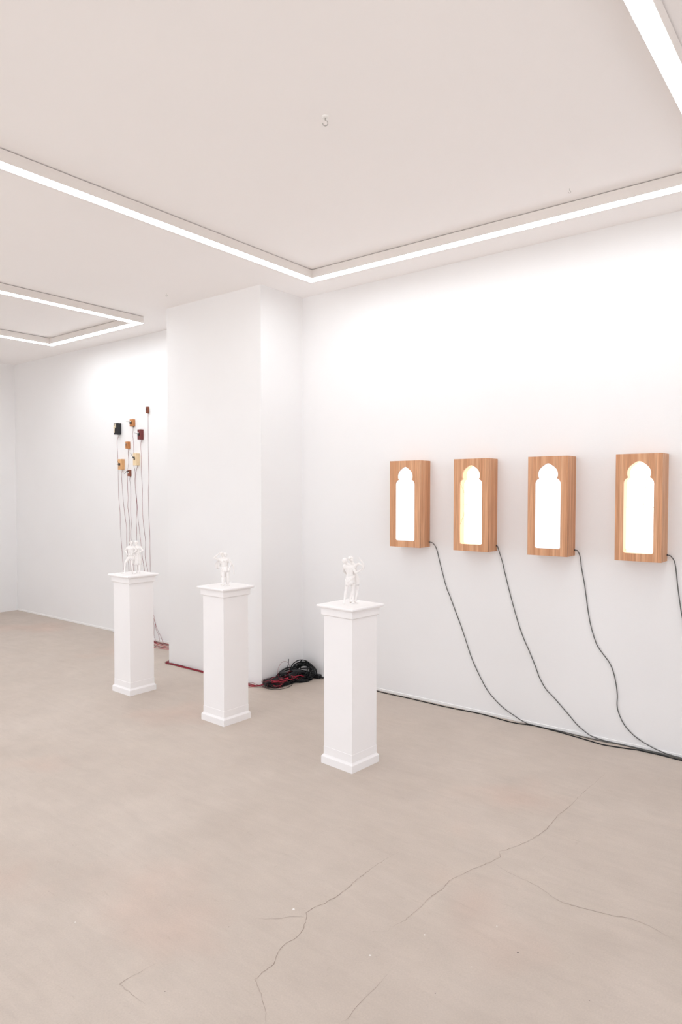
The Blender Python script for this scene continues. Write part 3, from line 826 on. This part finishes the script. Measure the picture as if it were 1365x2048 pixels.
def parts_tiny(r, w, d, h):
    bracket(r, -.006, .003, -d - .005, -d, -.004, .014, DSTEEL, 'clip')
    rod(r, (-.002, -d - .004, .004), (-.002, -d - .012, .003), .0012, DSTEEL, 'pin')
BLK = [
 ('black', 'black wooden block with a pale brass handle, high on the wall beyond the pillar', W_BLACK, -6.575, .067, .053, 2.214, 2.338, parts_black),
 ('orange_top', 'orange wooden block with a straight steel rod, just above the dark red block', W_ORANGE, -6.319, .056, .034, 2.288, 2.366, parts_straight),
 ('tiny', 'smallest red-brown block, topmost of all the wall blocks, beside the pillar edge', W_BROWN, -6.066, .030, .027, 2.414, 2.482, parts_tiny),
 ('darkred', 'dark red wooden block with a thin steel rod pointing out', W_RED, -6.171, .056, .040, 2.142, 2.248, parts_straight),
 ('orange_small', 'small orange block with two crossed needles, between the black and cream blocks', W_ORANGE, -6.413, .046, .032, 2.052, 2.128, parts_needles),
 ('orange', 'tan wooden block with needle hardware, below the black block', W_TAN, -6.519, .068, .043, 1.827, 1.940, parts_tan),
 ('cream', 'cream wooden block with a black rod slanting upwards', W_CREAM, -6.243, .060, .046, 1.867, 1.996, parts_cream),
 ('brown', 'small walnut block with a white bearing, lowest of the wall blocks', W_WALNUT, -6.396, .038, .027, 1.752, 1.820, parts_brown),
]
BX = {}
for key, lab, mt, xr, w, d, z0, z1, fn in BLK:
    block(lab, mt, xr, w, d, z0, z1, fn)
    BX[key] = (xr - w / 2, z0)

# ------------------------------------------------------------------ red and black wires from the blocks to the pile
WIRES = dict(
 black=[(-6.654, 2.15), (-6.652, 2.071), (-6.645, 1.973), (-6.639, 1.827), (-6.635, 1.68), (-6.631, 1.512), (-6.621, 1.431), (-6.609, 1.329), (-6.609, 1.207), (-6.599, 1.085), (-6.578, .913), (-6.572, .848), (-6.55, .71), (-6.50, .45), (-6.46, .2)],
 orange=[(-6.577, 1.79), (-6.569, 1.675), (-6.548, 1.493), (-6.526, 1.351), (-6.503, 1.251), (-6.491, 1.15), (-6.493, 1.059), (-6.478, .918), (-6.44, .6), (-6.40, .3)],
 orange_small=[(-6.45, 2.0), (-6.44, 1.919), (-6.458, 1.828), (-6.465, 1.751), (-6.463, 1.634), (-6.458, 1.514), (-6.463, 1.413), (-6.448, 1.333), (-6.432, 1.253), (-6.437, 1.152), (-6.438, 1.072), (-6.436, .961), (-6.40, .6), (-6.34, .25)],
 brown=[(-6.425, 1.72), (-6.412, 1.654), (-6.407, 1.534), (-6.413, 1.394), (-6.412, 1.334), (-6.398, 1.234), (-6.413, 1.153), (-6.414, 1.081), (-6.396, .963), (-6.35, .6), (-6.28, .22)],
 orange_top=[(-6.355, 2.25), (-6.365, 2.2), (-6.348, 2.131), (-6.346, 2.017), (-6.345, 1.865), (-6.323, 1.793), (-6.331, 1.694), (-6.32, 1.594), (-6.301, 1.475), (-6.296, 1.396), (-6.311, 1.276), (-6.303, 1.157), (-6.311, 1.059), (-6.303, .888), (-6.26, .55), (-6.18, .18)],
 cream=[(-6.300, 1.84), (-6.31, 1.773), (-6.31, 1.594), (-6.295, 1.456), (-6.284, 1.337), (-6.265, 1.218), (-6.241, 1.088), (-6.229, 1.012), (-6.205, .874), (-6.171, .742), (-6.09, .45), (-6.022, .289), (-5.98, .169), (-5.945, .115), (-5.892, .055)],
 darkred=[(-6.216, 2.11), (-6.219, 2.055), (-6.212, 1.96), (-6.214, 1.819), (-6.203, 1.70), (-6.195, 1.614), (-6.199, 1.516), (-6.198, 1.398), (-6.189, 1.28), (-6.168, 1.162), (-6.150, 1.040), (-6.160, .897), (-6.135, .8), (-6.113, .743), (-6.06, .45), (-6.019, .242), (-5.99, .186), (-5.977, .125), (-5.938, .075)],
 tiny=[(-6.085, 2.36), (-6.086, 2.189), (-6.084, 2.003), (-6.081, 1.677), (-6.090, 1.595), (-6.087, 1.478), (-6.088, 1.361), (-6.08, 1.244), (-6.073, 1.088), (-6.074, .98), (-6.07, .824), (-6.068, .742), (-6.045, .45), (-6.012, .155), (-6.013, .06)],
)
NM = dict(black='the black block', orange='the tan block', orange_small='the small orange block with crossed needles', brown='the lowest walnut block',
          orange_top='the orange block with a straight rod', cream='the cream block', darkred='the dark red block', tiny='the topmost smallest block')
def pile_path(seed, x0, y0, n, rmax=.10, zmax=.07, cx=-3.82, cy=4.08):
    rnd = random.Random(seed); out = []
    a = rnd.uniform(0, 6.28); c = Vector((cx + rnd.uniform(-.02, .02), cy + rnd.uniform(-.13, .10)))
    R = rnd.uniform(.05, rmax); R2 = rnd.uniform(.045, .075); z = rnd.uniform(.01, .05)
    for k in range(n):
        a += rnd.uniform(.6, 1.0)
        c += Vector((rnd.gauss(0, .006), rnd.gauss(0, .022)))
        c.x = min(max(c.x, -3.83), -3.79); c.y = min(max(c.y, 3.96), 4.22)
        z = min(max(z + rnd.gauss(0, .018), .006), zmax)
        x = min(max(c.x + R2 * math.cos(a), XC + .008), -3.70); y = min(c.y + R * math.sin(a) * 1.2, YW - .02)
        z = min(z, .012 + .8 * max(0, min(x - XC, -3.69 - x) * 1.2 + .02))
        out.append((x, y, z))
    return out
keys = list(WIRES)
for i, key in enumerate(keys):
    rnd = random.Random(40 + i)
    bx, bz = BX[key]
    pts = [(bx, YW - .006, bz - .004), (bx + (WIRES[key][0][0] - bx) * .4, YW - .006, bz - .02)]
    pts += [(x, YW - .0045, z) for x, z in WIRES[key] if z < bz - .03]
    lx = pts[-1][0]
    # lay along the floor to the pillar, round its corner and along its front
    oy = (i % 4) * .0052; oz = .0028 + (i // 4) * .0070 + (i % 2) * .002
    loose = rnd.uniform(0, .075)
    pts += [(lx + .035, YW - .016, .022), (lx + .075, YW - .03 - loose * .3, oz)]
    x = lx + .15; end = -5.30
    k = 0
    while x < end - .06:
        f = (x - lx) / (end - lx)
        pts.append((x, YW - .035 - loose * math.sin(PI * min(1, f * 1.05)) + rnd.gauss(0, .006), oz + rnd.uniform(0, .003))); x += rnd.uniform(.12, .18)
    bulge = .06 if i == 5 else 0
    pts += [(-5.24, YW - .045 - oy, oz), (-5.165, 4.345 - oy * 1.5, oz), (-5.140 - oy, 4.25, oz), (-5.138 - oy - bulge * .6, 4.12, oz + bulge * .3), (-5.136 - oy - bulge, 4.02, oz + bulge * .5), (-5.133 - oy, 3.935, oz), (-5.118 - oy, 3.910 - oy, oz)]
    x = -5.06
    while x < -4.02:
        pts.append((x, 3.913 - oy + rnd.gauss(0, .0016), oz + rnd.uniform(-.0008, .0015))); x += rnd.uniform(.08, .13)
    pts += [(-3.985, 3.900 - oy * 3 - (.03 if i % 3 == 0 else 0), oz + (.012 if i % 3 == 1 else 0)), (-3.925, 3.900 - oy * 1.5, oz + .004), (-3.875, 3.93 + rnd.uniform(0, .03), .02)]
    pts += pile_path(70 + i, 0, 0, 7 + i % 3 * 2, .11, .085, -3.815, 4.0)
    if i == 6:      # the tall loop standing up out of the pile
        pts += [(-3.82, 4.03, .07), (-3.845, 4.05, .13), (-3.825, 4.09, .185), (-3.80, 4.13, .165), (-3.81, 4.15, .10), (-3.82, 4.14, .05)]
    C_ = catmull(pts, 4)
    root = empty('twin_wire', 'thin red and black wire hanging from %s' % NM[key], 'wire', (bx, YW, 0), 0, 'red and black wires from the wall blocks')
    for nm, m, sg in (('red_strand', REDW, 1), ('black_strand', DARKW, -1)):
        bm = bmesh.new(); Q = []
        acc = 0.0
        for j, p in enumerate(C_):
            if j: acc += (p - C_[j - 1]).length
            t = (C_[min(j + 1, len(C_) - 1)] - C_[max(j - 1, 0)]).normalized()
            n1 = t.cross(Vector((0, 0, 1)) if abs(t.z) < .8 else Vector((0, 1, 0))).normalized(); n2 = t.cross(n1)
            an = acc * 9 + i
            off = (n1 * math.cos(an) + n2 * math.sin(an)) * .0007 * sg
            q = p + off - root.location
            if q.z < .0009: q.z = .0009
            Q.append(q)
        tube(bm, Q, .00075, 5)
        obj(nm, bm, m, root, True)

# ------------------------------------------------------------------ the cable pile in the corner
def coil(label, c, R1, R2, tilt, turns, seed, r=.0034, spread=.016, tail=None):
    rnd = random.Random(seed); P = []
    rot = Matrix.Rotation(tilt[2], 3, 'Z') @ Matrix.Rotation(tilt[0], 3, 'X') @ Matrix.Rotation(tilt[1], 3, 'Y')
    n = turns * 10
    wt = [rnd.choice((1.0, .95, .85, .72, .58)) for _ in range(turns)]
    for k in range(n):
        a = 2 * PI * k / 10
        w = wt[k // 10] + rnd.gauss(0, .03)
        v = rot @ Vector((R1 * w * math.cos(a), R2 * w * math.sin(a), spread * (k / n - .5) * 2 + rnd.gauss(0, .004)))
        p = Vector(c) + v
        p.x = max(p.x, XC + .006); p.y = min(p.y, YW - .012); p.z = max(p.z, r + .0006)
        P.append(p)
    if tail: P += [Vector(t) for t in tail]
    bm = bmesh.new(); tube(bm, catmull(P, 4), r, 7)
    return tag(obj('cable_coil', bm, BLACKC, None, True), label, 'cable', 'black cable coils in the corner pile')
coil('black cable coil leaning on the lightbox wall at the high end of the pile', (-3.80, 4.315, .066), .104, .074, (.95, 0, .15), 17, 1, .0042, .046)
coil('flat black cable coil under the high end of the pile', (-3.80, 4.27, .024), .100, .105, (.12, .1, .4), 13, 2, .0040, .020)
coil('loose black coil in the middle of the pile below the red wires', (-3.825, 4.14, .040), .078, .125, (.3, .2, .1), 13, 3, .0036, .034)
coil('low black coil at the pillar end of the pile', (-3.825, 4.01, .026), .068, .09, (.1, .15, 0), 8, 4, .0034, .020)
# thicker red cords lying in the bundle with the thin wires
for i in range(5):
    rnd = random.Random(300 + i)
    oy = (i % 3) * .0064; oz = .0034 + (i // 3) * .0058; lo = .01 + .026 * i
    pts = [(-6.02 + .03 * i, YW - .012 - .008 * i, .0034), (-5.93, YW - .035 - lo, .0034), (-5.80, YW - .05 - lo * 1.4, oz), (-5.66, YW - .055 - lo * 1.5, oz), (-5.5, YW - .05 - lo, oz), (-5.34, YW - .05 - oy, oz), (-5.24, YW - .05 - oy, oz), (-5.168, 4.34 - oy, oz), (-5.143 - oy, 4.25, oz), (-5.14 - oy, 4.12, oz), (-5.138 - oy, 3.945, oz), (-5.118 - oy * .7, 3.909 - oy * .7, oz)]
    x = -5.05
    while x < -4.04:
        pts.append((x, 3.912 - oy + rnd.gauss(0, .002), oz + rnd.uniform(0, .002))); x += rnd.uniform(.09, .15)
    pts += [(-3.99, 3.895 - oy * 2.5, .0034), (-3.93, 3.885 - oy * 1.5 + .01 * i, .006), (-3.87, 3.92 + .012 * i, .03)]
    pts += [(x, y, z + .022) for x, y, z in pile_path(170 + i, 0, 0, 7 + i % 3, .13, .08, -3.80, 4.05)]
    if i % 2: pts += [(-3.742, 4.19, .03), (-3.728, 4.24, .006)]
    bm = bmesh.new(); tube(bm, catmull(pts, 5), .0022, 7)
    tag(obj('red_cord', bm, REDW if i != 3 else DARKW, None, True), 'red cord in the bundle along the foot of the pillar, ending in the pile' if i != 3 else 'black cord among the red cords along the foot of the pillar', 'cord', 'cords lying along the foot of the pillar')
bm = bmesh.new()
P = [(-3.87, 4.36, .06), (-3.875, 4.35, .11), (-3.845, 4.345, .142), (-3.80, 4.34, .145), (-3.765, 4.335, .12), (-3.745, 4.33, .07), (-3.745, 4.32, .03)]
tube(bm, catmull(P, 6), .0042, 8)
tag(obj('cable_loop', bm, BLACKC, None, True), 'thick black cable loop arching over the top of the pile', 'cable')
bm = bmesh.new()
P = [(-3.86, 4.16, .05), (-3.862, 4.18, .10), (-3.868, 4.20, .145), (-3.870, 4.205, .178)]
tube(bm, catmull(P, 6), [.0034] * 12 + [.0026] * 7, 8)
tag(obj('cable_end', bm, BLACKC, None, True), 'black cable end sticking straight up from the middle of the pile', 'cable')

def power_strip(label, c, rz, tilt, n=4, ln=.20):
    root = empty('power_strip', label, 'power strip', c, rz); root.rotation_euler = (tilt, 0, rz)
    bm = bmesh.new(); box(bm, -ln / 2, ln / 2, -.024, .024, -.018, .018, .005, 2); obj('body', bm, BLACKP, root)
    for k in range(n):
        x = -ln / 2 + ln * (k + .5) / n
        bm = bmesh.new(); tube(bm, [(x, 0, .0175), (x, 0, .0195), (x, 0, .0195), (x, 0, .012)], [.019, .018, .0155, .0145], 20); obj('socket', bm, BLACKP, root, True)
    return root
power_strip('black power strip half buried under red wires at the pillar end of the pile', (-3.835, 3.995, .042), 1.35, .35)
power_strip('black power strip lying between the coils in the middle of the pile', (-3.80, 4.175, .062), 1.75, -.4, 3, .16)
def adapter(label, c, rz, s=1.0):
    root = empty('plug_adapter', label, 'plug', c, rz)
    bm = bmesh.new(); box(bm, -.036 * s, .036 * s, -.022 * s, .022 * s, 0, .034 * s, .008 * s, 3); obj('body', bm, BLACKP, root)
    bm = bmesh.new(); tube(bm, [(.034 * s, 0, .016 * s), (.046 * s, 0, .014 * s), (.062 * s, 0, .010 * s)], [.011 * s, .008 * s, .0042 * s], 12); obj('strain_relief', bm, BLACKP, root, True)
    return root
adapter('black plug adapter at the lightbox end of the pile, feeding the floor cable', (-3.715, 4.392, .0005), .12)
adapter('black plug adapter wedged between the tall coil and the middle coil', (-3.80, 4.225, .055), .9, 1.1)
adapter('black plug adapter resting on the middle coil', (-3.835, 4.10, .066), -.5, 1.0)
adapter('small black plug lying against the pillar among red wires', (-3.872, 3.945, .022), 1.2, .7)
bm = bmesh.new()
P = [(-3.77, 4.15, .02), (-3.735, 4.10, .006), (-3.715, 4.02, .004), (-3.735, 3.94, .004), (-3.79, 3.905, .004), (-3.85, 3.905, .006), (-3.87, 3.95, .02)]
tube(bm, catmull(P, 6), .0016, 6)
tag(obj('thin_wire', bm, BLACKC, None, True), 'thin black wire curving out onto the floor in front of the pile', 'wire')

# ------------------------------------------------------------------ world and camera
w = bpy.data.worlds.new('world'); sc.world = w; w.use_nodes = True
wt = w.node_tree; bg = wt.nodes['Background']; bg.inputs['Strength'].default_value = SKY_S
tc = wt.nodes.new('ShaderNodeTexCoord'); sp = wt.nodes.new('ShaderNodeSeparateXYZ'); rp = wt.nodes.new('ShaderNodeValToRGB'); mr = wt.nodes.new('ShaderNodeMapRange')
wt.links.new(tc.outputs['Generated'], sp.inputs[0]); wt.links.new(sp.outputs['Z'], mr.inputs['Value'])
mr.inputs['From Min'].default_value = -1; mr.inputs['From Max'].default_value = 1
wt.links.new(mr.outputs[0], rp.inputs['Fac'])
e = rp.color_ramp.elements        # brighter lower half added to light the ceiling, hazy sky above
e[0].position = .46; e[0].color = (1.0, .98, .985, 1)
e[1].position = .54; e[1].color = (.72, .755, .82, 1)
wt.links.new(rp.outputs['Color'], bg.inputs['Color'])
cam = bpy.data.cameras.new('camera'); co = bpy.data.objects.new('camera', cam); COL.objects.link(co)
cam.sensor_fit = 'VERTICAL'; cam.sensor_height = 36.0; cam.sensor_width = 24.0; cam.lens = 23.914
cam.clip_start = .05; cam.clip_end = 60
R = Matrix(((0.785845, -0.020406, 0.618086), (0.618422, 0.024519, -0.785463), (0.000873, 0.999491, 0.031888)))
co.matrix_world = Matrix.Translation((0, 0, 1.6)) @ R.to_4x4()
sc.camera = co
vs = sc.view_settings
sc.display_settings.display_device = 'sRGB'
vs.view_transform = 'Standard'; vs.look = 'None'; vs.gamma = 1.0; vs.use_curve_mapping = False
vs.exposure = EXPO
sc.cycles.max_bounces = 16; sc.cycles.diffuse_bounces = 10; sc.cycles.glossy_bounces = 4
